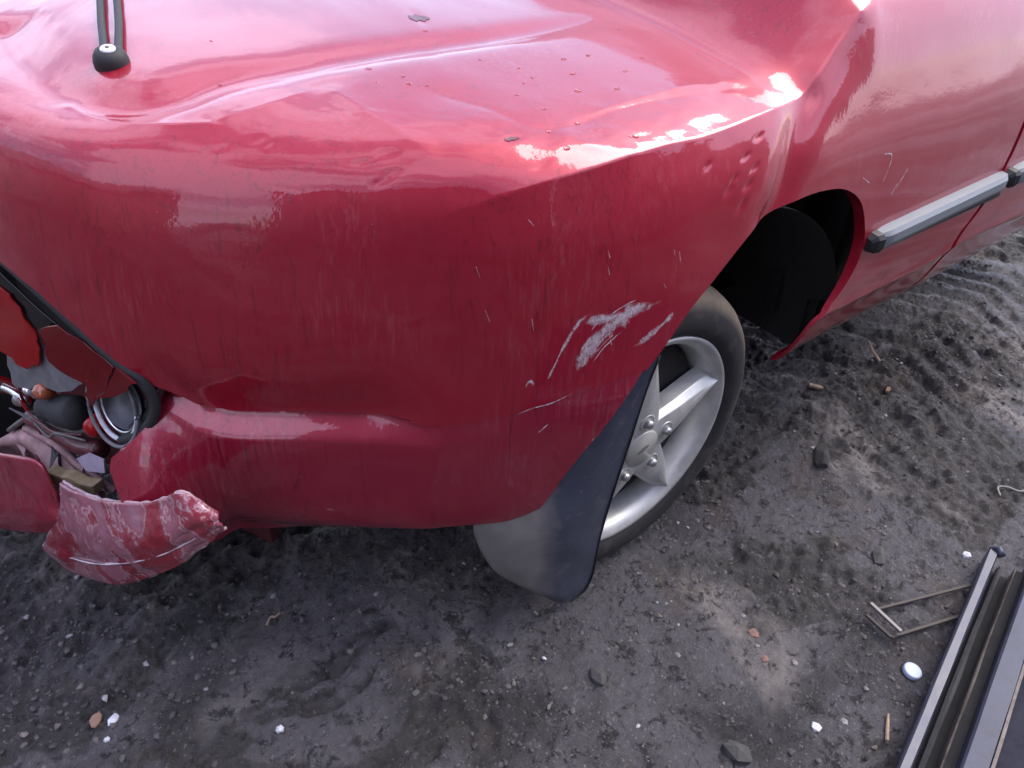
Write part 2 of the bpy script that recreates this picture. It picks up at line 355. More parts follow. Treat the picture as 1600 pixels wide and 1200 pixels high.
def bnormal(s, q, e=.004):
    a = base(s + e, q) - base(s - e, q); b = base(s, np.minimum(q + e, 1)) - base(s, np.maximum(q - e, 0))
    n = np.cross(a, b); return n / (np.linalg.norm(n, axis=-1, keepdims=True) + 1e-12)
def seg_dist(P, poly):
    """distance from points to a 3-D polyline and the position along it (0..1)"""
    poly = np.asarray(poly, float); best = np.full(P.shape[:-1], 9.0); par = np.zeros(P.shape[:-1]); n = len(poly) - 1
    for i in range(n):
        a, b = poly[i], poly[i + 1]; d = b - a; t = np.clip(((P - a) @ d) / (d @ d), 0, 1); dist = np.linalg.norm(P - a - t[..., None] * d, axis=-1)
        m = dist < best; best = np.where(m, dist, best); par = np.where(m, (i + t) / n, par)
    return best, par
ARCH = [(1.27, -.05), (1.27, 0.0), (1.2844, 0.0727), (1.3239, 0.1253), (1.3707, 0.1779), (1.4175, 0.2431), (1.4606, 0.2882), (1.5074, 0.3358), (1.5578, 0.3709), (1.6117, 0.4035), (1.6549, 0.416), (1.7197, 0.4236), (1.7952, 0.4236), (1.8672, 0.4135), (1.9247, 0.3885), (1.9607, 0.3509), (1.9823, 0.3058), (1.9715, 0.2657), (1.9391, 0.2256), (1.9031, 0.1955), (1.892, 0.165), (1.90, .10), (1.92, -.05)]
SEAM = [(0.7627, 0.2657), (0.7843, 0.2531), (0.8095, 0.2381), (0.8598, 0.2331), (0.9642, 0.2406), (1.0649, 0.2431), (1.1297, 0.2356), (1.198, 0.2456), (1.2592, 0.2581), (1.3239, 0.2682), (1.3851, 0.2732), (1.4355, 0.2732)]
LAMPTOP = [(-.5, .44), (.35, .44), (0.5576, 0.386), (0.6224, 0.3634), (0.6728, 0.3333), (0.7195, 0.3008), (0.7447, 0.2757)]
LOWER = LAMPTOP + SEAM + [(1.5, .2732), (1.62, -.2), (4, -.2)]
GAP = [(2.28, -.1), (2.30, 0), (2.3457, 0.193), (2.3744, 0.2431), (2.4464, 0.3008), (2.4752, 0.3634), (2.4896, 0.4085), (2.53, .6), (2.55, 1.1)]
VALLEY = [(-0.6489, 0.7417, 0.8584), (-0.6513, 0.5764, 0.8558), (-0.6364, 0.4551, 0.8502), (-0.598, 0.3877, 0.8484), (-0.5448, 0.3633, 0.8521), (-0.471, 0.3712, 0.8597), (-0.3664, 0.3574, 0.8673), (-0.2385, 0.3494, 0.8731), (-0.0984, 0.3374, 0.875), (0.0781, 0.3413, 0.8759), (0.1982, 0.3494, 0.8792)]
CREASE = [(0.3598, 0.0434, 0.9237), (0.3022, 0.0328, 0.8782), (0.2204, 0.013, 0.8322), (0.1102, 0.0022, 0.8235), (-0.0004, -0.0046, 0.8184), (-0.0751, -0.0008, 0.8184), (-0.1881, 0.0079, 0.8106), (-0.2638, 0.0234, 0.8012), (-0.3354, 0.0479, 0.7822), (-0.3901, 0.0764, 0.7648)]
FOLD = [(0.2274, 0.0116, 0.8324), (0.1836, -0.0226, 0.7872), (0.1542, -0.0435, 0.7241), (0.1289, -0.0499, 0.6897)]
LIP = [(-0.6431, 0.4322, 0.8464), (-0.6294, 0.3844, 0.842), (-0.6003, 0.3389, 0.8389), (-0.5673, 0.3062, 0.8389), (-0.5268, 0.2746, 0.8405)]
DENTS = [(1.0793, 0.6015), (1.1117, 0.6216), (1.1081, 0.5789), (1.0937, 0.5589), (0.957, 0.6366), (0.9786, 0.6241), (0.9102, 0.609), (1.6297, 0.5539), (1.5973, 0.5238), (1.6153, 0.4987), (1.5722, 0.4912), (1.5614, 0.4762), (1.5902, 0.4486), (1.5218, 0.5263), (1.6009, 0.4737), (1.2664, 0.6566), (1.2844, 0.589), (1.3347, 0.8947)]
SILL = [(0.3115, -0.0474, 0.4401), (0.4769, -0.0399, 0.4372), (0.682, -0.0383, 0.4334), (0.7899, -0.0403, 0.4411), (0.8258, -0.0418, 0.4486), (0.9661, -0.0425, 0.4523), (1.1604, -0.0394, 0.4411)]
CREASES = [([(-0.3817, 0.295, 0.8602), (-0.3635, 0.1721, 0.8472), (-0.3374, 0.0765, 0.8184)], 0.006, 0.02), ([(-0.2859, 0.2406, 0.8617), (-0.2374, 0.1434, 0.8534), (-0.195, 0.07, 0.8425), (-0.0441, 0.0725, 0.8481), (0.2249, 0.0441, 0.8505)], -0.006, 0.03), ([(-0.199, 0.0654, 0.841), (-0.1585, 0.0189, 0.8252), (-0.107, 0.0015, 0.8174)], 0.005, 0.02), ([(-0.5262, 0.2763, 0.841), (-0.4587, 0.274, 0.8512), (-0.3834, 0.2871, 0.8593)], 0.005, 0.02), ([(-0.1487, 0.0781, 0.8468), (0.027, 0.0839, 0.8505), (0.2117, 0.0696, 0.8545)], 0.004, 0.02)]
def disp(P, s, q):
    k = 1 - .6 * sm(1.7, 1.95, s); d = k * (.0014 * fbm(s * 7, q * 7, 2, 60) + .00025 * fbm(s * 22, q * 22, 2, 70)) + .00045 * fbm(s * 30, q * 34, 2, 71) * sm(.95, 1.1, s) * (1 - sm(1.6, 1.75, s)) * sm(.56, .62, q) * (1 - sm(.72, .78, q))
    t, u = seg_dist(P, crom(VALLEY, 8)); d = d - (.017 - .009 * sm(.3, .6, u)) * np.exp(-(t / (.046 - .016 * u)) ** 2) * (1 - sm(.8, 1, u))
    t, u = seg_dist(P, crom(CREASE, 8)); d = d + .0085 * np.exp(-t / .020) * (1 - sm(.60, 1, u))
    t, u = seg_dist(P, crom(FOLD, 8)); d = d - .010 * np.exp(-(t / .03) ** 2)
    t, u = seg_dist(P, crom(LIP, 8)); d = d + .004 * np.exp(-t / .012)
    # body tucked in just above the bumper
    sq = np.interp(s, [a for a, _ in SEAM], [b for _, b in SEAM]); up = q - sq
    d = d - .016 * np.exp(-(np.maximum(up, 0) / .055) ** 2) * sm(.72, .80, s) * (1 - sm(1.02, 1.15, s))
    for k, (a, b) in enumerate(DENTS):
        th = .5 + .5 * ((k * 29) % 7) / 7; ds_, dq_ = s - a, q - b; al = ds_ * math.cos(th) + dq_ * math.sin(th); ac = -ds_ * math.sin(th) + dq_ * math.cos(th); k2 = ((k * 37) % 10) / 10
        big = 7 <= k <= 14
        d = d - (.0022 if big else .0010) * np.exp(-((al / (.0105 if big else .016)) ** 2 + (ac / (.0036 if big else .007) / (.8 + .5 * k2)) ** 2) ** 1.5)
    t, u = seg_dist(P, crom(SILL, 8)); d = d + .006 * np.exp(-t / .012)
    # sharp creases across the crushed top
    for pl, amp, wd in CREASES:
        t, u = seg_dist(P, crom(pl, 4)); d = d + .55 * amp * np.exp(-t / wd) * sm(0, .15, u) * (1 - sm(.75, 1, u))
    return d
def surf(s, q):
    P = base(s, q); return P + bnormal(s, q) * disp(P, s, q)[..., None]
def poly_sd(s, q, poly):
    """positive outside the closed polygon"""
    poly = np.asarray(poly, float); P = np.stack([s, q], -1); best = np.full(s.shape, 9.0); inside = np.zeros(s.shape, bool); n = len(poly)
    for i in range(n):
        a, b = poly[i], poly[(i + 1) % n]; d = b - a; t = np.clip(((P - a) @ d) / (d @ d + 1e-12), 0, 1); best = np.minimum(best, np.linalg.norm(P - a - t[..., None] * d, axis=-1))
        c = ((a[1] > q) != (b[1] > q)) & (s < (b[0] - a[0]) * (q - a[1]) / (b[1] - a[1] + 1e-12) + a[0]); inside ^= c
    return np.where(inside, -best, best)
ARCHS = crom(ARCH[1:-2], 8).tolist() + [ARCH[-2], ARCH[-1], ARCH[0]]
def panel(name, mat, parent, s0, s1, q0, q1, keep, ds=.005, dq=.004, extra=None, flange=.012):
    s = np.arange(s0, s1, ds); q = np.arange(q0, q1 + dq / 2, dq) if q1 < .9 else np.r_[np.arange(q0, .70, dq), np.arange(.70, q1, dq * .42), q1]; Sg, Qg = np.meshgrid(s, q, indexing='ij')
    f = keep(Sg, Qg); g0 = (keep(Sg + 1e-4, Qg) - keep(Sg - 1e-4, Qg)) / 2e-4; g1 = (keep(Sg, Qg + 1e-4) - keep(Sg, Qg - 1e-4)) / 2e-4
    gg = np.maximum(g0 ** 2 + g1 ** 2, .2); neg = f < 0; lim = np.where(f > -.011, 1, 0)
    S2 = np.where(neg & (lim > 0), Sg - f * g0 / gg, Sg); Q2 = np.where(neg & (lim > 0), Qg - f * g1 / gg, Qg)
    near = (f >= 0) & (f < .0012); S2 = np.where(near, Sg - f * g0 / gg, S2); Q2 = np.where(near, Qg - f * g1 / gg, Q2)
    Q2 = np.clip(Q2, 0, 1)
    P = surf(S2, Q2); N_ = bnormal(S2, Q2)
    if extra: P = P + N_ * extra(S2, Q2)[..., None]
    n0, n1 = Sg.shape; ix = np.arange(n0 * n1).reshape(n0, n1); ok = ~neg
    qd = np.stack([ix[:-1, :-1], ix[1:, :-1], ix[1:, 1:], ix[:-1, 1:]], -1).reshape(-1, 4); cnt = ok.ravel()[qd].sum(1); far = ((f.ravel() <= -.011)[qd]).any(1)
    qd = qd[(cnt >= 1) & ~far]
    used = np.unique(qd); rm = np.full(n0 * n1, -1); rm[used] = np.arange(len(used)); qd = rm[qd]; V = P.reshape(-1, 3)[used]; NN = N_.reshape(-1, 3)[used]
    # turned-in edge all round
    e = np.concatenate([qd[:, [0, 1]], qd[:, [1, 2]], qd[:, [2, 3]], qd[:, [3, 0]]]); key = np.sort(e, 1); _, first, c = np.unique(key, axis=0, return_index=True, return_counts=True)
    be = e[first[c == 1]]; bv = np.unique(be); m2 = np.full(len(V), -1); m2[bv] = np.arange(len(bv)) + len(V)
    fl = flange(V[bv]) if callable(flange) else np.full(len(bv), flange)
    V = np.vstack([V, V[bv] - NN[bv] * fl[:, None]]); fq = np.stack([be[:, 1], be[:, 0], m2[be[:, 0]], m2[be[:, 1]]], 1); nq0 = len(qd)
    o = grid_mesh(name, V, np.vstack([qd, fq]), mat); o.parent = parent
    bm = bmesh.new(); bm.from_mesh(o.data); bmesh.ops.remove_doubles(bm, verts=bm.verts, dist=.00015)
    for ed in bm.edges:
        if len(ed.link_faces) == 2 and ed.calc_face_angle(0) > R(50): ed.smooth = False
    bm.to_mesh(o.data); bm.free()
    return o
car = empty('red_car'); tag(car, 'dented dark red car with a smashed rear corner and grey alloy wheel', 'car')
lo_s = [a for a, _ in LOWER]; lo_q = [b for _, b in LOWER]; gp_s = [a for a, _ in GAP]; gp_q = [b for _, b in GAP]
def keep_quarter(s, q):
    low = np.minimum((q - np.interp(s, lo_s, lo_q)) * .75 - np.where(s < 1.1, .0015, -.002), q - .085 * sm(1.7, 1.75, s))
    return np.minimum(np.minimum(poly_sd(s, q, ARCHS), low), np.interp(q, gp_q, gp_s) - .004 - s)
def arch_flange(V): return np.where((V[:, 0] > -.3) & (V[:, 0] < .5) & (V[:, 2] < .74), .006 + .014 * sm(.38, .56, V[:, 2]), .010)
quarter = panel('quarter_panel', M['paint'], car, .05, 2.56, 0, 1, keep_quarter, flange=arch_flange)
def keep_door(s, q): return np.minimum(s - (np.interp(q, gp_q, gp_s) + .013), q - .085)
door = panel('rear_door', M['paint'], car, 2.28, 3.35, 0, 1, keep_door, ds=.007, dq=.006, flange=.03)
BUMP = [(.7627, .2640), (.7555, .2456), (.7483, .213), (.7123, .1729), (.692, .158), (.690, .146), (.712, .116), (.745, .085), (.752, .06), (.77, .03), (.80, .002), (.8778, .0125), (.9606, .04), (1.0577, .0602), (1.1369, .068), (1.1944, .072), (1.2844, .0727)] + ARCH[3:6] + [(1.4355, .2700)] + [(a, b - (.003 if a < 1.1 else .0012)) for a, b in SEAM[:-1][::-1]]
def keep_bumper(s, q): return -poly_sd(s, q, BUMP)
def bump_out(s, q):
    e = np.interp(s, [.6, .76, .84, 1.04, 1.15, 1.5], [.006, .010, .015, .013, .001, .0005]); sq = np.interp(s, [a for a, _ in SEAM], [b for _, b in SEAM]); dn = sq - q
    ins = .008 - .0075 * sm(1.02, 1.16, s); return -ins + (e + ins) * sm(.0, .042, dn) + (-.040 + .105 * np.clip((.25 - q) / .16, 0, 1)) * (1 - sm(.745, .835, s)) - .010 * np.exp(-((q - .03) / .03) ** 2)
bumper = panel('rear_bumper', M['bumper'], car, .59, 1.46, 0, .29, keep_bumper, extra=bump_out, flange=.02, dq=.003)
# closed body behind the skins: floor, inner wheel well
mb = MB(); mb.box((.80, .95, .34), (2.2, 1.50, .03)).box((-.38, 1.10, .34), (.30, 1.2, .03)).box((.72, 1.75, .53), (2.6, .04, .66)).box((1.93, .90, .50), (.04, 1.6, .74)).box((-.46, 1.20, .45), (.04, 1.1, .45))
mb.box((-.34, .62, .50), (.03, .75, .40)).box((-.02, .33, .60), (.66, .02, .36)).box((1.0, .10, .60), (1.1, .02, .5)).box((.05, .315, .36), (.95, .02, .50)).box((.50, .17, .46), (.03, .30, .36)).build('underbody', M['black'], car)
v = []; f = []; n = 40
for k in range(n + 1):
    a = R(-6 + 174 * k / n); r = .395
    v += [(.08 + r * math.cos(a), (.035 if a < R(14) else -.020) if a < R(100) else (-.035 if a < R(140) else .03), .33 + r * math.sin(a) * .93), (.08 + (r - .01) * math.cos(a), .30, .33 + (r - .01) * math.sin(a) * .93), (.08, .30, .30)]
for k in range(n): f += [(3 * k, 3 * k + 1, 3 * k + 4, 3 * k + 3), (3 * k + 1, 3 * k + 2, 3 * k + 4)]
mobj('wheel_well', v, f, M['liner'], car)

# ---------------------------------------------------------------- wheel
WZ = .285
wheel = empty('wheel', (0, 0, WZ)); wheel.parent = car
prof = [(.205, .012), (.214, -.001), (.228, -.007), (.245, -.006), (.262, .000), (.274, .010), (.282, .022), (.286, .034), (.2885, .045)]
for k in range(4):
    y0 = .05 + k * .028; prof += [(.289, y0), (.289, y0 + .021), (.282, y0 + .0225), (.282, y0 + .0265)]
prof += [(.288, .162), (.280, .178), (.255, .192), (.210, .190)]
v, f = lathe_y(prof, 128); o = mobj('tyre', v, f, M['tyre'], wheel); fixn(o); sharp(o, 40)
v, f = lathe_y([(.160, .175), (.165, .15), (.172, .10), (.180, .05), (.186, .025), (.190, .014), (.196, .006), (.203, .001), (.208, -.001), (.2105, .003), (.209, .010), (.203, .016)], 128)
o = mobj('rim', v, f, M['alloy'], wheel); fixn(o)
SP = [R(17 + 72 * k) for k in range(5)]
def rotY(a):
    return lambda r, t, y: (r * math.cos(a) - t * math.sin(a), y, r * math.sin(a) + t * math.cos(a))
for k, a in enumerate(SP):
    T = rotY(a); st = [(.030, .040, .034, -.004), (.060, .037, .030, -.004), (.095, .032, .023, -.003), (.130, .027, .016, .000), (.160, .022, .010, .003), (.180, .018, .006, .005), (.198, .013, .003, .007)]
    v = []; f = []
    for (r, wb, wt, y) in st:
        cr = .0025
        v += [T(r, -wb - .004, y + .040), T(r, -wb, y + .013), T(r, -wt, y + .001), T(r, -wt * .35, y - cr), T(r, wt * .35, y - cr), T(r, wt, y + .001), T(r, wb, y + .013), T(r, wb + .004, y + .040)]
    m = 8
    for i in range(len(st) - 1):
        for j in range(m - 1): f.append((i * m + j, i * m + j + 1, (i + 1) * m + j + 1, (i + 1) * m + j))
        f.append((i * m + m - 1, i * m, (i + 1) * m, (i + 1) * m + m - 1))
    f += [tuple(range(m)), tuple(range((len(st) - 1) * m, len(st) * m))]
    o = mobj('spoke', v, f, M['alloy'], wheel); fixn(o); sharp(o, 18)
    mod = o.modifiers.new('bevel', 'BEVEL'); mod.width = .002; mod.segments = 2; mod.limit_method = 'ANGLE'; mod.angle_limit = R(18)
    # lug seat and nut
    c = Vector(T(.056, 0, -.0045))
    vv, ff = lathe_y([(.0165, .004), (.0165, -.0015), (.0145, -.0030), (.0125, -.001), (.0118, .010)], 24); o = mobj('lug_seat', vv, ff, M['alloy'], wheel, loc=c); fixn(o)
    vv, ff = lathe_y([(.0118, .006), (.0117, .0095), (.0, .0095)], 24); o = mobj('lug_pocket', vv, ff, M['black'], wheel, loc=c + Vector((0, -.006, 0))); fixn(o)
    vv, ff = lathe_y([(.0085, .010), (.0085, -.004), (.0072, -.008), (.0045, -.0105), (0, -.0112)], 6 if 0 else 12); o = mobj('lug_nut', vv, ff, M['nut'], wheel, loc=c + Vector((0, -.002, 0))); fixn(o)
v, f = lathe_y([(.062, .05), (.062, .004), (.058, -.001), (.044, -.004), (.040, -.0045), (.0, -.0045)], 60); o = mobj('hub', v, f, M['alloy'], wheel); fixn(o)
capm = plain('beige_centre_cap', (.42, .42, .375), .38, .2, 0, .06)
v, f = lathe_y([(.0365, .0), (.0365, -.006), (.034, -.0085), (.0, -.0095)], 48); cap = mobj('centre_cap', v, f, capm, wheel); fixn(cap)
v = []; nn_ = 28
for k in range(nn_):
    a = 2 * math.pi * k / nn_; x = .0135 * math.cos(a); z = .0042 * math.sin(a); c, s_ = math.cos(R(20)), math.sin(R(20)); v.append((x * c - z * s_, -.0099, x * s_ + z * c))
mobj('oval_badge', v + [(p[0], -.0088, p[2]) for p in v], [tuple(range(nn_ - 1, -1, -1))] + [(i, (i + 1) % nn_, (i + 1) % nn_ + nn_, i + nn_) for i in range(nn_)], plain('badge_grey', (.16, .16, .14), .4), cap, smooth=False)
vv, ff = lathe_y([(.05, .044), (.165, .046), (.174, .050), (.174, .12)], 64); o = mobj('brake_drum', vv, ff, plain('brake_iron', (.012, .011, .010), .8), wheel); fixn(o)

# ---------------------------------------------------------------- mud flap
FR = [(-.062, -.052, .526), (-.072, -.048, .464), (-.085, -.046, .364), (-.101, -.044, .258), (-.106, -.038, .148), (-.102, -.034, .063), (-.116, -.033, .022), (-.145, -.032, .012)]
FL = [(-.060, -.050, .530), (-.105, -.042, .485), (-.153, -.034, .420), (-.206, -.022, .355), (-.262, -.006, .296), (-.322, .030, .276), (-.292, .012, .156), (-.206, -.018, .058)]
rows = []
for a, b in zip(FR, FL):
    a, b = Vector(a), Vector(b); L = (b - a).length; rows.append([tuple(a.lerp(b, t) + Vector((-.5, -.8, .1)) * (math.sin(math.pi * t) * L * (.07 if len(rows) < 4 else .12))) for t in (0, .33, .67, 1)])
loft(rows, 'mud_flap', M['flap'], car, nu=8, nv=8, thick=.004, noise=.0012, seed=5)
MB().tube(crom([(p[0] - .001, p[1] - .001, p[2]) for p in FR], 4), .0013, 6).build('flap_edge', M['black'], car, True)

# ---------------------------------------------------------------- rubbing strips, belt moulding
def rub(p0, p1, name):
    p0, p1 = Vector(p0), Vector(p1); n = 24; v = []; f = []; sec = [(-.012, -.020), (.012, -.017), (.017, -.006), (.0165, .010), (.010, .017), (-.012, .020)]
    for i in range(n + 1):
        t = i / n; p = p0.lerp(p1, t); e = min(1, .35 + min(t, 1 - t) * 14)
        v += [(p.x, p.y - d * (e if d > 0 else 1), p.z + h * (.7 + .3 * e)) for d, h in sec]
    m = len(sec)
    for i in range(n):
        for j in range(m): f.append((i * m + j, i * m + (j + 1) % m, (i + 1) * m + (j + 1) % m, (i + 1) * m + j))
    f += [tuple(range(m)), tuple(range(n * m, n * m + m))]
    o = mobj(name, v, f, M['strip'], car); fixn(o); sharp(o, 25)
    v = [(p0.x + x, p0.y - d * e, p0.z - .002 + h * e2) for x, e, e2 in ((-.020, .35, .5), (-.010, .8, .95), (.004, 1.03, 1.04)) for d, h in sec]
    f = [(i * m + j, i * m + (j + 1) % m, (i + 1) * m + (j + 1) % m, (i + 1) * m + j) for i in range(2) for j in range(m)] + [tuple(range(m)), tuple(range(2 * m, 3 * m))]
    fixn(mobj('strip_end', v, f, M['black'], o, False))
    MB().box(((p0.x + p1.x) / 2, p0.y + .002, p0.z - .019), ((p1.x - p0.x), .016, .008)).build('strip_backing', M['black'], o)
    return o
rub((.475, -.047, .562), (.936, -.047, .573), 'rubbing_strip'); rub((.968, -.047, .573), (1.60, -.047, .585), 'rubbing_strip')
MB().tube(crom([(1.0, -.012, .872), (1.25, -.012, .876), (1.6, -.010, .88)], 6), .008, 8).build('belt_moulding', M['chrome'], car, True)

# ---------------------------------------------------------------- scratches, scuffs and coloured-in reflection spots on the paint
def ribbon(name, pts, w, mat, parent, ext=None, lift=.0007, n=8):
    c = crom(np.asarray(pts, float), n); t = np.gradient(c, axis=0); t /= np.linalg.norm(t, axis=1, keepdims=True); nn = np.stack([-t[:, 1], t[:, 0]], 1); m = len(c)
    u = np.linspace(0, 1, m); ww = w * .5 * (np.minimum(1, np.minimum(u, 1 - u) * 5 + .12)) * (.8 + .4 * vnoise(u * 9, u * 0 + w * 9000, 3))
    K = 5; rows = []
    for k in range(K):
        o = (k / (K - 1) * 2 - 1); s = c[:, 0] + nn[:, 0] * ww * o; q = c[:, 1] + nn[:, 1] * ww * o; P = surf(s, q) + bnormal(s, q) * (lift + (ext(s, q) if ext else 0) * 1.0)[:, None] if ext else surf(s, q) + bnormal(s, q) * lift
        rows.append(P)
    V = np.stack(rows, 1).reshape(-1, 3); F = [(i * K + j, i * K + j + 1, (i + 1) * K + j + 1, (i + 1) * K + j) for i in range(m - 1) for j in range(K - 1)]
    o = mobj(name, V, F, mat, parent); at = o.data.attributes.new('wear', 'FLOAT', 'POINT')
    at.data.foreach_set('value', (np.minimum(1, np.minimum(u, 1 - u) * 5)[:, None] * (1 - np.linspace(-1, 1, K) ** 2)[None, :]).ravel().astype(np.float32)); return o
for p, w in (([(1.2772, 0.2932), (1.288, 0.3158), (1.2987, 0.3358), (1.3203, 0.3634), (1.3383, 0.3709)], .007), ([(1.3167, 0.2982), (1.3347, 0.3233), (1.3599, 0.3459), (1.3995, 0.3609), (1.4534, 0.3634)], .026), ([(1.4103, 0.3133), (1.4534, 0.3308), (1.4786, 0.3434)], .013), ([(1.3203, 0.3634), (1.3743, 0.3609), (1.4247, 0.3659)], .016)):
    ribbon('scuff', p, w, M['scuff'], quarter)
for p, w in (([(1.2484, 0.2907), (1.2556, 0.3008), (1.2628, 0.2907)], .007), ([(1.9643, 0.4436), (2.0003, 0.4336), (1.9823, 0.386)], .004), ([(2.0722, 0.4135), (2.0363, 0.3784)], .004), ([(1.9103, 0.4236), (1.9535, 0.4035)], .003), ([(2.0435, 0.3935), (2.0255, 0.3709)], .004), ([(1.2304, 0.2462), (1.2592, 0.2571), (1.288, 0.2606), (1.3239, 0.2712)], .0035)):
    ribbon('scratch', p, w, M['scratch'], quarter)
S2 = np.array([(1.3167, 0.2982), (1.3347, 0.3233), (1.3599, 0.3459), (1.3995, 0.3609), (1.4534, 0.3634)]); S2c = crom(S2, 8)
for k in range(16):
    i0 = int(rng.integers(0, 14)); i1 = min(len(S2c), i0 + int(rng.integers(8, 20))); off = rng.normal(0, .011); c_ = S2c[i0:i1:3]
    ribbon('scratch', c_ + np.array((-off * .6, off)), .0016 + .002 * rng.random(), M['scuff'], quarter)
for k in range(10):
    a_, b_ = rng.uniform(1.10, 1.50), rng.uniform(.32, .50); ribbon('scratch', [(a_, b_), (a_ + rng.normal(.004, .004), b_ - rng.uniform(.008, .02))], .0016, M['scuff'], quarter)
ribbon('scratch', [(1.27, 0.2105), (1.288, 0.2281)], .0035, M['scratch'], bumper, bump_out)

ribbon('door_seal', [(a, b) for a, b in zip(np.interp(np.linspace(.06, .75, 12), gp_q, gp_s) + .004, np.linspace(.06, .75, 12))], .07, M['rubber'], door, lift=-.016)
ribbon('reflection_spot', [(1.318, .8947), (1.335, .8955), (1.352, .8940)], .010, M['maroon'], quarter)  # dark reflections in the bright paint, drawn as maroon ribbons
ribbon('reflection_spot', [(1.257, .6540), (1.2664, .6580), (1.277, .6585)], .010, M['maroon'], quarter)
# ---------------------------------------------------------------- water drops on the boot
dm, df = [], []
bm = bmesh.new(); bmesh.ops.create_icosphere(bm, subdivisions=2, radius=1); dm = [(p.co.x, p.co.y, p.co.z * .42) for p in bm.verts]; df = [tuple(x.index for x in p.verts) for p in bm.faces]; bm.free()
d0 = None
for k, (s, q) in enumerate([(1.1584, 0.7945), (1.1656, 0.8195), (1.3167, 0.8772), (1.2016, 0.807), (1.2232, 0.792), (1.3563, 0.787), (1.4175, 0.7619), (1.4426, 0.792), (1.4606, 0.817), (1.3779, 0.812), (1.3779, 0.7945), (1.3275, 0.7669), (1.2016, 0.7945), (1.3671, 0.6842), (1.3203, 0.6692), (1.3419, 0.7293), (1.4175, 0.6241), (1.4247, 0.6216), (1.475, 0.7519), (1.5254, 0.782), (1.5866, 0.7995), (0.9246, 0.7845), (0.9246, 0.8446), (1.3239, 0.619), (1.5074, 0.817), (1.6333, 0.8471), (1.3383, 0.8296)]):
    if d0 is None: o = d0 = mobj('water_drop', dm, df, M['water'], quarter)
    else: o = d0.copy(); COL.objects.link(o)
    P = surf(np.array([s]), np.array([q]))[0]; N_ = Vector(bnormal(np.array([s]), np.array([q]))[0]); r = .0022 + .0022 * ((k * 53) % 11) / 11
    o.rotation_euler = N_.to_track_quat('Z', 'X').to_euler(); o.scale = (r * .85, r * 1.2, r); o.location = Vector(P)

# ---------------------------------------------------------------- black stay with a round end on the boot lid
BARL = [(-.578, .500, .868), (-.567, .5257, .872), (-.541, .6254, .879), (-.509, .743, .886), (-.484, .8394, .889), (-.46, .93, .892)]
BARR = [(-.556, .497, .868), (-.5515, .516, .872), (-.5226, .6092, .880), (-.490, .7259, .888), (-.463, .824, .890), (-.435, .92, .893)]
stay = empty('boot_stay', (0, 0, 0)); stay.parent = car
MB().tube(crom(BARL, 8), .0052, 12).build('stay_bar', M['rubber'], stay, True)
MB().tube(crom(BARR, 8), .0052, 12).build('stay_bar', M['rubber'], stay, True)
def dome(c, r, h, axis, mat, name, parent, n=28, prof=None):
    prof = prof or [(1, 0), (1, .35), (.93, .62), (.78, .85), (.55, .97), (0, 1.0)]; v = []; f = []; q = Vector(axis).to_track_quat('Z', 'Y'); m = len(prof)
    for k in range(n):
        a = 2 * math.pi * k / n; v += [Vector(c) + q @ Vector((r * R_ * math.cos(a), r * R_ * math.sin(a), h * H_)) for R_, H_ in prof]
    for k in range(n):
        for i in range(m - 1): f.append((k * m + i, ((k + 1) % n) * m + i, ((k + 1) % n) * m + i + 1, k * m + i + 1))
    o = mobj(name, v, f, mat, parent); fixn(o); return o
kn = dome((-.569, .493, .856), .0215, .024, (-.1, -.25, 1), M['rubber'], 'end_cap', stay)
dome((-.5715, .4865, .8785), .0095, .003, (-.1, -.25, 1), M['white'], 'screw_cap', kn); dome((-.5718, .4857, .8812), .0026, .0012, (-.1, -.25, 1), M['steel'], 'screw', kn)

# ---------------------------------------------------------------- smashed tail lamp
lamp = empty('tail_lamp', (0, 0, 0)); lamp.parent = car
NV = Vector((-.9, -.43, 0)).normalized()
GK = [(-0.80, 0.570, 0.668), (-0.7849, 0.526, 0.6592), (-0.767, 0.4563, 0.6505), (-0.7433, 0.3985, 0.6221), (-0.7194, 0.3522, 0.5858), (-0.6944, 0.3085, 0.5488), (-0.6772, 0.2857, 0.526), (-0.6708, 0.2794, 0.4953), (-0.6786, 0.2874, 0.4603), (-0.6997, 0.3159, 0.4224), (-0.7166, 0.3415, 0.4024)]
gk = [Vector(p) - NV * .006 for p in GK]
MB().tube(crom(gk, 6), .0075, 10).build('lamp_gasket', M['rubber'], lamp, True)
v = []; f = []
gs = crom([tuple(p) for p in gk], 6)
ce = Vector((-.79, .47, .46))
for p in gs:
    p = Vector(p); i1 = p.lerp(ce, .10) - NV * .01; i2 = p.lerp(ce, .22) - NV * .06; v += [tuple(p), tuple(i1), tuple(i2)]
for i in range(len(gs) - 1): f += [(3 * i, 3 * i + 1, 3 * i + 4, 3 * i + 3), (3 * i + 1, 3 * i + 2, 3 * i + 5, 3 * i + 4)]
o = mobj('lamp_housing', v, f, M['black'], lamp)
MB().box((-.70, .72, .45), (.02, .95, .55), Matrix.Rotation(R(25.5), 3, 'Z')).build('lamp_back', M['black'], lamp)
MB().box((-.745, .80, .36), (.23, .03, .50)).build('lamp_inner_wall', M['liner'], lamp)
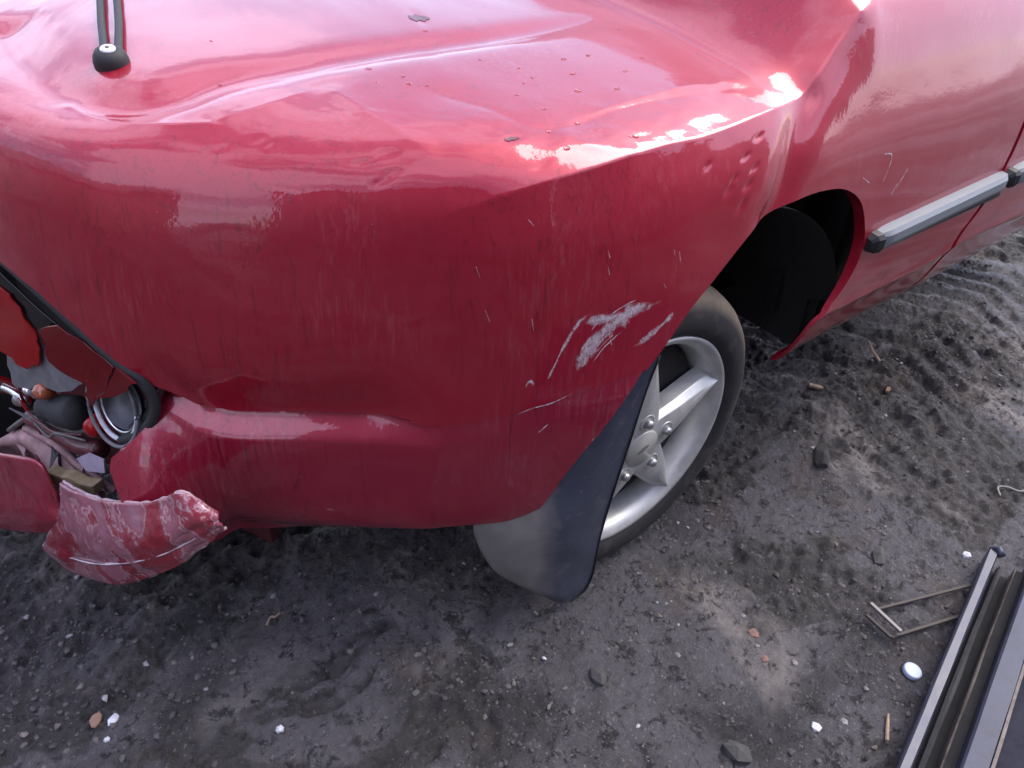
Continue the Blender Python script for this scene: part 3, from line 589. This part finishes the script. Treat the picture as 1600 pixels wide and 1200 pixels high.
SH = {'shardA': [(-0.797, 0.539, 0.616), (-0.776, 0.496, 0.596), (-0.769, 0.48, 0.582), (-0.758, 0.459, 0.538), (-0.76, 0.462, 0.51), (-0.769, 0.48, 0.472), (-0.787, 0.518, 0.454), (-0.799, 0.543, 0.466), (-0.829, 0.606, 0.482)],
      'dark': [(-0.787, 0.526, 0.641), (-0.77, 0.491, 0.619), (-0.754, 0.458, 0.593), (-0.734, 0.416, 0.567), (-0.755, 0.459, 0.541), (-0.764, 0.479, 0.571), (-0.776, 0.502, 0.595), (-0.792, 0.537, 0.618)],
      'shardB': [(-0.756, 0.443, 0.548), (-0.735, 0.399, 0.575), (-0.716, 0.358, 0.564), (-0.696, 0.316, 0.541), (-0.706, 0.338, 0.505), (-0.731, 0.389, 0.441), (-0.733, 0.395, 0.462), (-0.728, 0.383, 0.488), (-0.738, 0.404, 0.485), (-0.757, 0.444, 0.498), (-0.754, 0.438, 0.527)],
      'shardC': [(-0.695, 0.305, 0.548), (-0.682, 0.276, 0.534), (-0.691, 0.295, 0.515), (-0.717, 0.35, 0.478), (-0.73, 0.378, 0.449), (-0.707, 0.329, 0.511)],
      'plate': [(-0.756, 0.47, 0.526), (-0.754, 0.466, 0.505), (-0.756, 0.47, 0.482), (-0.736, 0.429, 0.469), (-0.729, 0.415, 0.465), (-0.751, 0.46, 0.431), (-0.778, 0.514, 0.415), (-0.804, 0.568, 0.392), (-0.806, 0.572, 0.404), (-0.799, 0.559, 0.457), (-0.787, 0.533, 0.444), (-0.768, 0.495, 0.462)]}
def jag(poly, amp):
    out = []
    for i, p in enumerate(poly):
        p = Vector(p); q_ = Vector(poly[(i + 1) % len(poly)]); e = q_ - p; out.append(p); n_ = e.cross(NV).normalized()
        if e.length > .012:
            for t_ in (.3, .62): out.append(p + e * (t_ + rng.uniform(-.1, .1)) + n_ * rng.uniform(-amp, amp))
    return out
SH = {k: jag(v_, .0045 if k != 'dark' else .001) for k, v_ in SH.items()}
for k, mt, nm, th in (('shardA', 'lens', 'lens_shard', .003), ('dark', 'smoke', 'smoked_lens_shard', .003), ('shardB', 'lensdark', 'lens_shard', .003), ('shardC', 'lensdark', 'lens_shard', .003), ('plate', 'greyplate', 'lamp_board', .002)):
    bevel(MB().prism(SH[k], -NV * th).build(nm, M[mt], lamp), .0008, 1)
def tubes(name, mat, *sets, parent=lamp, n=8):
    b = MB()
    for p, r in sets: b.tube(crom(p, 5), r, n)
    return b.build(name, mat, parent, True)
# round pocket at the corner of the lamp: slate bowl, pale rings
pc = Vector((-.704, .354, .455)); pax = (NV + Vector((0, 0, .25))).normalized()
def ring(c, r, t, ax, mat, name, parent, a0=0, a1=360, sx=1.25):
    q = ax.to_track_quat('Z', 'Y'); pts = []
    for k in range(41):
        a = R(a0 + (a1 - a0) * k / 40); pts.append(c + q @ Vector((r * math.cos(a), r * sx * math.sin(a), 0)))
    return MB().tube(pts, t, 8).build(name, mat, parent, True)
bowl = dome(pc - NV * .03, .040, .02, pax, plain('slate_bowl', (.10, .105, .12), .35, var=.3), 'lamp_bowl', lamp, prof=[(1.1, 1.2), (1, .8), (.8, .4), (.45, .1), (0, 0)])
ring(pc + NV * .000, .041, .0035, pax, M['white'], 'lamp_ring', lamp); ring(pc + NV * .006, .047, .0028, pax, M['greyplate'], 'lamp_ring', lamp); ring(pc - NV * .006, .035, .0022, pax, M['chrome'], 'lamp_ring', lamp)
dome(Vector((-.724, .394, .407)), .016, .024, NV, M['lens'], 'bulb_cover', lamp)
tubes('bulb_holder', M['rubber'], ([(-.776, .528, .368), (-.758, .49, .378), (-.742, .449, .395)], [.022] * 5 + [.026] * 5 + [.024]), n=18)
dome(Vector((-.806, .590, .355)), .011, .022, (.3, -.8, .3), M['glass'], 'bulb', lamp); dome(Vector((-.781, .539, .390)), .010, .020, (.3, -.6, .6), M['glass'], 'bulb', lamp)
dome(Vector((-.800, .575, .360)), .009, .012, (.3, -.8, .3), M['chrome'], 'bulb_cap', lamp); dome(Vector((-.790, .552, .392)), .009, .012, (.3, -.8, .3), M['chrome'], 'bulb_cap', lamp)
dome(Vector((-.767, .511, .408)), .014, .022, (-.6, -.5, .5), M['amber'], 'bulb', lamp)
tubes('bulb_wire', M['steel'], ([(-0.836, 0.633, 0.275), (-0.809, 0.577, 0.325), (-0.789, 0.537, 0.344), (-0.77, 0.494, 0.348), (-0.754, 0.456, 0.358), (-0.733, 0.413, 0.388)], .0045))
tubes('bulb_wire', M['chrome'], ([(-.82, .625, .363), (-.81, .605, .363), (-.80, .575, .36)], .006))
MB().prism([(-.80, .60, .35), (-.77, .53, .345), (-.765, .515, .37), (-.80, .585, .385), (-.84, .66, .38), (-.84, .68, .33)], -NV * .006).build('lower_lens', M['lensdark'], lamp)
# crushed metal and foam under the lamp
crush = empty('rear_valance', (0, 0, 0)); crush.parent = car
loft([[(-.85, .68, .235), (-.813, .597, .290), (-.792, .55, .284), (-.767, .489, .262), (-.745, .44, .235)], [(-.875, .69, .215), (-.836, .60, .268), (-.812, .553, .264), (-.787, .492, .240), (-.762, .44, .212)], [(-.870, .70, .17), (-.83, .61, .225), (-.806, .56, .222), (-.78, .50, .20), (-.757, .45, .175)]], 'bumper_beam', M['beam'], crush, 6, 6, .004, .008, 9)
tubes('seam_flange', M['beam'], ([(-.813, .59, .300), (-.785, .529, .297), (-.765, .479, .276), (-.735, .42, .252)], .007), parent=crush)
tubes('inner_rail', M['maroon'], ([(-.80, .575, .330), (-.777, .525, .322), (-.755, .47, .322), (-.733, .425, .336)], .015), parent=crush, n=12)
bevel(MB().prism([(-.818, .505, .268), (-.812, .487, .282), (-.800, .474, .276), (-.788, .450, .288), (-.778, .436, .279), (-.762, .412, .285), (-.764, .416, .262), (-.778, .445, .250), (-.79, .467, .255), (-.806, .492, .240)], -NV * .02).build('foam_block', M['foam'], crush), .003, 2)
for k in range(9):
    c = Vector((-.80, .55, .36)) + Vector((rng.normal(0, .012), rng.normal(0, .045), rng.normal(0, .030))); pol = [c + Vector((rng.normal(0, .006), rng.normal(0, .013), rng.normal(0, .013))) for _ in range(3)]
    MB().prism(pol, -NV * .002).build('broken_piece', (M['lensdark'], M['greyplate'], M['chrome'], M['black'], M['lens'])[k % 5], lamp)
for k in range(4):
    c = Vector((-.80, .60 - .03 * k, .33 + .01 * k)); tubes('wire', (M['black'], M['rubber'], M['maroon'], M['steel'])[k], ([c, c + Vector((.01, -.03, .025 - .012 * k)), c + Vector((.02, -.07, -.01 + .01 * k)), c + Vector((.05, -.11, .02))], .0022), parent=lamp)
for k in range(6):
    c = Vector((-.83, .60, .255)) + Vector((.018, -.045, .004)) * k; MB().prism([c + Vector((rng.normal(0, .006), rng.normal(0, .02), rng.normal(0, .016))) for _ in range(4)], -NV * .003).build('torn_metal', (M['beam'], M['maroon'], M['black'])[k % 3], crush)
MB().prism([(-.752, .415, .345), (-.738, .388, .345), (-.742, .395, .315), (-.762, .435, .298), (-.768, .447, .318)], -NV * .002).build('paint_flake', M['lilac'], crush)
MB().box((-.66, .60, .22), (.02, .60, .26), Matrix.Rotation(R(25.5), 3, 'Z')).build('valance_back', M['maroon'], crush)
LOWB = [[(-0.925, 0.723, 0.228), (-0.858, 0.575, 0.283), (-0.815, 0.481, 0.31), (-0.806, 0.462, 0.257)], [(-0.95, 0.761, 0.136), (-0.878, 0.601, 0.202), (-0.832, 0.498, 0.239), (-0.81, 0.458, 0.225)], [(-0.97, 0.80, 0.05), (-0.898, 0.629, 0.121), (-0.854, 0.529, 0.172), (-0.816, 0.45, 0.21)], [(-0.975, 0.83, 0.03), (-0.91, 0.663, 0.061), (-0.866, 0.565, 0.111), (-0.825, 0.479, 0.165)]]
loft(LOWB, 'bumper_lower', M['bumper'], bumper, 8, 8, .004, .002, 12)
TORN = np.array([[(-0.7952, 0.4349, 0.2945), (-0.7807, 0.3954, 0.301), (-0.7604, 0.3421, 0.3157), (-0.7182, 0.2351, 0.3745), (-0.6963, 0.1844, 0.4157), (-0.6811, 0.1566, 0.4397), (-0.659, 0.1329, 0.4078)], [(-0.8126, 0.4467, 0.2314), (-0.8, 0.4033, 0.2409), (-0.771, 0.3231, 0.2747), (-0.7345, 0.226, 0.3335), (-0.7059, 0.1655, 0.3808), (-0.683, 0.1357, 0.4088), (-0.6571, 0.1242, 0.403)], [(-0.8525, 0.5274, 0.106), (-0.833, 0.472, 0.1236), (-0.7961, 0.3678, 0.1834), (-0.7527, 0.2566, 0.268), (-0.7173, 0.1841, 0.3303), (-0.6848, 0.1432, 0.3733), (-0.6552, 0.1204, 0.3962)], [(-0.8525, 0.5356, 0.0892), (-0.834, 0.4856, 0.0721), (-0.7952, 0.3866, 0.1121), (-0.7574, 0.2923, 0.1817), (-0.7171, 0.1997, 0.2759), (-0.6799, 0.1437, 0.3487), (-0.6522, 0.1246, 0.3834)]])
tag(loft(TORN, 'torn_corner', M['torn'], bumper, 10, 12, .005, .0025, 14), 'torn bumper corner with peeling red paint')

TC = [crom(TORN[0], 6), crom(TORN[:, 0], 6)]
for c_, r_ in ((TC[0], .0024), (crom(TORN[3], 6), .0022), (TC[1], .0026)): MB().tube([tuple(p + rng.normal(0, .0009, 3)) for p in c_], r_, 6).build('broken_edge', plain('pale_broken_plastic', (.50, .36, .38), .6, var=.3), bumper, True)
mid = (TORN[2] * .8 + TORN[3] * .2) + np.array((-.003, -.006, .006)); MB().tube([tuple(p) for p in crom(mid[1:6], 6)], [.0005 + .0011 * abs(math.sin(3.14 * i / 24 + .9 * math.sin(i * 1.7))) for i in range(25)], 6).build('highlight_line', plain('highlight_white', (.62, .55, .60), .5), bumper, True)  # white highlight low on the torn corner, built as a pale tube
# ---------------------------------------------------------------- dark panel lying at the right
A = Vector((.575, -.424, 0)); B = Vector((-.05, -.575, 0)); dr = (B - A).normalized(); pr = Vector((-dr.y, dr.x, 0))
if pr.y > 0: pr = -pr
pan = empty('scrap_metal_sheet', tuple(A)); tag(pan, 'dark navy metal sheet with scuffed blue grey folded edges lying on the mud', 'metal sheet')
LEN = .9
def extr(name, sec, mat, l0=0.0, l1=LEN, jit=0, parent=pan):
    n = 40; v = []; f = []; m = len(sec)
    for i in range(n + 1):
        t = l0 + (l1 - l0) * i / n
        v += [(dr * t + pr * (d + jit * vnoise(np.array([t * 9.]), np.array([j * 3.3]), 5)[0]) + Vector((0, 0, h))) for j, (d, h) in enumerate(sec)]
    for i in range(n):
        for j in range(m): f.append((i * m + j, i * m + (j + 1) % m, (i + 1) * m + (j + 1) % m, (i + 1) * m + j))
    f += [tuple(range(m)), tuple(range(n * m, n * m + m))]
    o = mobj(name, v, f, mat, parent); fixn(o); sharp(o, 25); return o
extr('edge_flange', [(0, .004), (.0, .034), (.003, .038), (.015, .038), (.018, .033), (.018, .004)], M['bluesteel'], -.01, jit=.0006)
extr('seal_channel', [(.018, .004), (.018, .012), (.048, .013), (.048, .004)], M['liner'], .02)
extr('seal', [(.024, .020), (.025, .030), (.029, .033), (.033, .030), (.034, .020)], M['rubber'], .02, jit=.001)
extr('trim_bead', [(.048, .01), (.048, .047), (.0495, .049), (.051, .047), (.051, .01)], plain('pale_worn_bead', (.09, .075, .065), .7, var=.5, vs_=40), .025, jit=.0008)
extr('outer_step', [(.051, .02), (.051, .040), (.066, .044), (.066, .02)], M['liner'], .02)
extr('outer_flange', [(.066, .02), (.067, .070), (.070, .074), (.098, .080), (.101, .076), (.102, .02)], M['bluesteel'], -.04, jit=.0006)
extr('worn_edge', [(.100, .070), (.100, .081), (.104, .082), (.105, .070)], plain('worn_cream_edge', (.15, .125, .11), .7, var=.5, vs_=60), -.04, jit=.0008)
extr('panel_skin', [(.105, .02), (.105, .070), (.14, .078), (.25, .090), (.42, .094), (.60, .085), (.60, .02)], M['navy'], -.06)
MB().tube([A * 0 + dr * -.012 + pr * .004 + Vector((0, 0, .03)), dr * -.016 + pr * .016 + Vector((0, 0, .040)), dr * -.006 + pr * .024 + Vector((0, 0, .036))], .0075, 10).build('flange_hook', M['bluesteel'], pan, True)

# ---------------------------------------------------------------- things lying on the ground
def place(name, build, mat, x, y, label, cat, group=None, dz=0.0):
    b = MB(); build(b); o = b.build(name, mat, None, False, (x, y, gz(x, y) + dz)); return tag(o, label, cat, group)
br = empty('metal_bracket', (.285, -.385, gz(.285, -.385))); tag(br, 'small rusty metal bracket of thin bars beside the dark metal sheet', 'bracket')
def bar(p, q, w, mat=M['steel'], nm='bar'):
    p, q = Vector(p), Vector(q); d = (q - p); rot = d.to_track_quat('X', 'Z').to_matrix(); return bevel(MB().box(tuple((p + q) / 2), (d.length, w, w * .8), rot).build(nm, mat, br), .0008, 1)
rust = plain('rusty_bar', (.055, .046, .040), .7, .2, var=.4, vs_=80)
bar((.012, .032, .022), (.002, -.036, .022), .007, M['steel'], 'cross_bar'); bar((-.006, .024, .010), (-.012, -.030, .010), .007, rust, 'cross_bar')
bar((.020, .020, .010), (.215, -.055, .014), .006, rust, 'side_bar'); bar((.006, -.034, .008), (.15, -.085, .012), .006, rust, 'side_bar'); bar((-.012, -.030, .010), (.006, -.034, .010), .006, rust, 'end_bar')
cp = empty('bottle_cap', (.249, -.472, gz(.249, -.472))); tag(cp, 'pale blue round cap lying next to the dark metal sheet', 'cap')
q = dome((0, 0, .001), .0155, .007, (.05, -.1, 1), plain('pale_blue_plastic', (.33, .38, .50), .45), 'cap_top', cp, prof=[(1, 0), (1, .8), (.94, 1), (.8, 1.02), (0, 1.02)]); dome((0.001, 0.001, -.003), .0185, .005, (.05, -.1, 1), M['black'], 'cap_rim', cp)
place('white_fragment', lambda b: lump(b, (0, 0, .004), .0105, (1, 1, .6), 31, 1), M['white'], .034, -.434, 'small round white plastic bit near the bottom right', 'fragment')
place('white_pebble', lambda b: lump(b, (0, 0, .004), .010, (1, .9, .7), 33, 1), M['white'], .575, -.397, 'white pebble at the tip of the dark metal sheet', 'pebble')
place('mud_clod', lambda b: lump(b, (0, 0, .002), .024, (1.5, .7, .6), 35, 1), M['stone'], .423, -.299, 'flat dark grey stone on the mud above the metal bracket', 'stone')
place('mud_clod', lambda b: lump(b, (0, 0, .004), .030, (1.7, .6, .5), 36, 2), M['clod'], .569, -.06, 'dark elongated mud clod right of the wheel', 'clod')
def slab(l, w, h, ang, tilt=.1): return lambda b: b.box((0, 0, h), (l, w, h), Matrix.Rotation(ang, 3, 'Z') @ Matrix.Rotation(tilt, 3, 'Y'))
place('wood_chip', slab(.034, .011, .006, -.9), M['wood'], .795, .112, 'pale wood chip near the wheel arch', 'wood chip')
place('wood_chip', slab(.040, .009, .006, .35), plain('brown_wood', (.20, .12, .075), .8, var=.3), .94, -.001, 'brown wood splinter right of the pale wood chip', 'wood chip')
place('twig', lambda b: b.tube([(-.012, -.03, .003), (0, 0, .012), (.022, .03, .02)], [.004, .0035, .002], 7), M['wood'], 1.04, .109, 'short upright pale twig below the car sill', 'twig')
place('dry_leaf', lambda b: lump(b, (0, 0, .005), .0125, (1.1, .7, .35), 41, 2), M['leaf'], -.88, .228, 'brown leaf beside a white scrap at bottom left', 'leaf')
place('white_scrap', lambda b: lump(b, (0, 0, .004), .0115, (1.2, .7, .5), 42, 1), M['white'], -.858, .214, 'white paper scrap next to the brown leaf', 'scrap')
place('white_chip', lambda b: lump(b, (0, 0, .003), .006, (1, .8, .7), 43, 1), M['white'], -.875, .187, 'tiny white chip below the brown leaf', 'chip')
place('white_chip', lambda b: lump(b, (0, 0, .003), .0085, (1, .8, .8), 44, 1), M['white'], -.662, .054, 'small white chip on mud at bottom left of centre', 'chip')
place('white_chip', lambda b: lump(b, (0, 0, .003), .0055, (1, .6, .6), 45, 1), M['white'], -.25, -.084, 'tiny white chip below the mud flap', 'chip')
place('grey_stone', lambda b: lump(b, (0, 0, .001), .019, (1.3, .8, .6), 61, 1), M['stone'], -.197, -.166, 'angular dark stone on the mud below the wheel', 'stone')
place('brick_fragment', lambda b: lump(b, (0, 0, .0), .013, (1, .9, .5), 47, 1), M['brick'], .096, -.258, 'larger orange brick crumb pressed into mud', 'brick piece')
place('brick_fragment', lambda b: lump(b, (0, 0, .0), .010, (1, .9, .5), 48, 1), M['brick'], .067, -.303, 'smaller faded brick crumb below the orange one', 'brick piece')
place('twig', lambda b: b.tube([(-.02, -.012, .003), (0, 0, .005), (.022, .012, .004)], [.003, .003, .002], 7), M['wood'], .125, -.503, 'thin straw coloured twig beside the dark metal sheet edge', 'twig')
place('dark_stone', lambda b: lump(b, (0, 0, .001), .024, (1.3, .8, .6), 49, 1), M['stone'], -.107, -.386, 'dark rounded stone at the bottom edge', 'stone')
place('bent_wire', lambda b: b.tube(crom([(-.03, .01, .004), (-.01, .025, .006), (.01, .012, .005), (.02, -.01, .005), (.05, -.015, .004)], 6), .0025, 7), M['steel'], .829, -.365, 'curled grey wire near the right edge', 'wire')
place('straw', lambda b: b.tube(crom([(-.012, -.006, .004), (0, .004, .006), (.006, .0, .006), (.016, .004, .004)], 5), .002, 6), M['wood'], -.589, .246, 'pale bent straw on dark mud under the bumper', 'straw')
# grit: thousands of small stones pressed into the mud
proto = []
for k in range(10):
    bm = bmesh.new(); bmesh.ops.create_icosphere(bm, subdivisions=1, radius=1); rr = random.Random(k)
    pv = np.array([tuple(p.co * rr.uniform(.65, 1.15)) for p in bm.verts]) * (1, .78, .6); proto.append((pv, np.array([[x.index for x in p.verts] for p in bm.faces]))); bm.free()
NG = 27000
xs = rng.uniform(-1.2, 2.4, NG * 2); ys = rng.uniform(-.95, .9, NG * 2); den = fbm(xs * 3, ys * 3, 3, 90); kp = rng.random(NG * 2) < np.clip(.40 + .7 * den, .05, 1); xs = xs[kp]; ys = ys[kp]
rs = .0011 + 0.0070 * rng.random(len(xs)) ** 4.5; zs = gheight(xs, ys); V = []; F = []; off = 0
for k, (pv, pf) in enumerate(proto):
    j = np.arange(k, len(xs), 10); a = rng.random(len(j)) * 6.283; c, s_ = np.cos(a)[:, None], np.sin(a)[:, None]; w = pv[None] * rs[j][:, None, None]
    P = np.stack([w[..., 0] * c - w[..., 1] * s_ + xs[j][:, None], w[..., 0] * s_ + w[..., 1] * c + ys[j][:, None], w[..., 2] + (zs[j] - rs[j] * .05)[:, None]], -1)
    V.append(P.reshape(-1, 3)); F.append((pf[None] + (off + np.arange(len(j)) * len(pv))[:, None, None]).reshape(-1, 3)); off += len(j) * len(pv)
V = np.vstack(V); F = np.vstack(F)
me = bpy.data.meshes.new('grit'); me.from_pydata(V.tolist(), [], F.tolist()); me.update(); me.materials.append(M['grit'])
grit = bpy.data.objects.new('grit', me); COL.objects.link(grit); tag(grit, 'scattered grit and small stones over the dark mud', 'grit', kind='stuff')

# ---------------------------------------------------------------- unseen sheds and fence, added to shape the paint's reflections and block sky
def clad(t_name, col):
    t = NT(t_name); p = t.pos(); t.set(Base_Color=t.mix(t.noise(p, 1.2, 5, .6), col, tuple(x * 1.7 for x in col)), Roughness=.7); return t.m
M['clad'] = clad('added_cladding', (.13, .115, .115)); M['roofsheet'] = clad('added_roof_sheet', (.09, .085, .088))
def unseen_fence(x0, x1, y, h):
    o = empty('added_fence', (x0, y, -.03)); tag(o, 'unseen tall board fence added for the door paint to mirror', 'fence'); k = 0; x = 0
    while x < x1 - x0:
        w = .16 + .04 * ((k * 7) % 5) / 5; MB().box((x + w / 2, 0, (h + .12 * ((k * 13) % 7) / 7) / 2), (w - .012, .03, h + .12 * ((k * 13) % 7) / 7)).build('board', M['clad'], o); x += w; k += 1
    for z in (.5, h - .4): MB().box(((x1 - x0) / 2, -.04, z), (x1 - x0, .05, .09)).build('rail', M['clad'], o)
unseen_fence(.15, 7.0, -3.95, 2.7)  # out of view, added to give the paint a dark skyline to reflect
def shed(name, label, origin, along, back, length, depth, eave, ridge):
    """added out-of-view corrugated shed: front wall, two roof slopes and a sliding door, all with real thickness"""
    o = empty(name, origin); tag(o, label, 'shed'); al = Vector(along); bk = Vector(back); up = Vector((0, 0, 1)); n = int(length / .19)
    v = []; f = []
    for i in range(n * 2 + 1):
        t = length * i / (n * 2); d = .0 if (i // 1) % 2 == 0 else .035; v += [al * t + bk * d, al * t + bk * d + up * eave]
    for i in range(n * 2): f.append((2 * i, 2 * i + 2, 2 * i + 3, 2 * i + 1))
    mobj('front_wall', v, f, M['clad'], o, False).modifiers.new('thickness', 'SOLIDIFY').thickness = .02
    for e0 in (0, 1):
        a = al * (length * e0); g = [a, a + bk * depth, a + bk * depth + up * eave, a + bk * depth * .5 + up * ridge, a + up * eave]; MB().prism(g, al * (.06 if e0 == 0 else -.06)).build('gable_wall', M['clad'], o)
    MB().prism([bk * depth, bk * depth + up * eave, bk * (depth - .06) + up * eave, bk * (depth - .06)], al * length).build('back_wall', M['clad'], o)
    for k, (y0, z0, y1, z1) in enumerate(((-.25, eave - .1, depth * .5, ridge + .02), (depth + .25, eave - .1, depth * .5, ridge + .02))):
        q = [bk * y0 + up * z0, bk * y1 + up * z1, bk * y1 + up * (z1 + .07), bk * y0 + up * (z0 + .07)]; MB().prism([p - al * .25 for p in q], al * (length + .5)).build('roof', M['roofsheet'], o)
    MB().box(tuple(al * length * .5 - bk * .06 + up * 1.4), (abs(al.x) * 2.6 + .06, abs(al.y) * 2.6 + .06, 2.8)).build('sliding_door', M['roofsheet'], o)
    return o
shed('added_shed', 'unseen corrugated shed added behind the camera for the red paint to mirror', (-6.5, -3.7, -.03), (1, 0, 0), (0, -1, 0), 6.6, 5.0, 4.5, 6.0)  # added out of view to darken reflections and cut low sky light
shed('added_shed', 'second grey shed beyond the car\'s rear, mirrored in the paint', (-9.5, -3.0, -.03), (0, 1, 0), (-1, 0, 0), 8.5, 5.0, 3.4, 5.0)
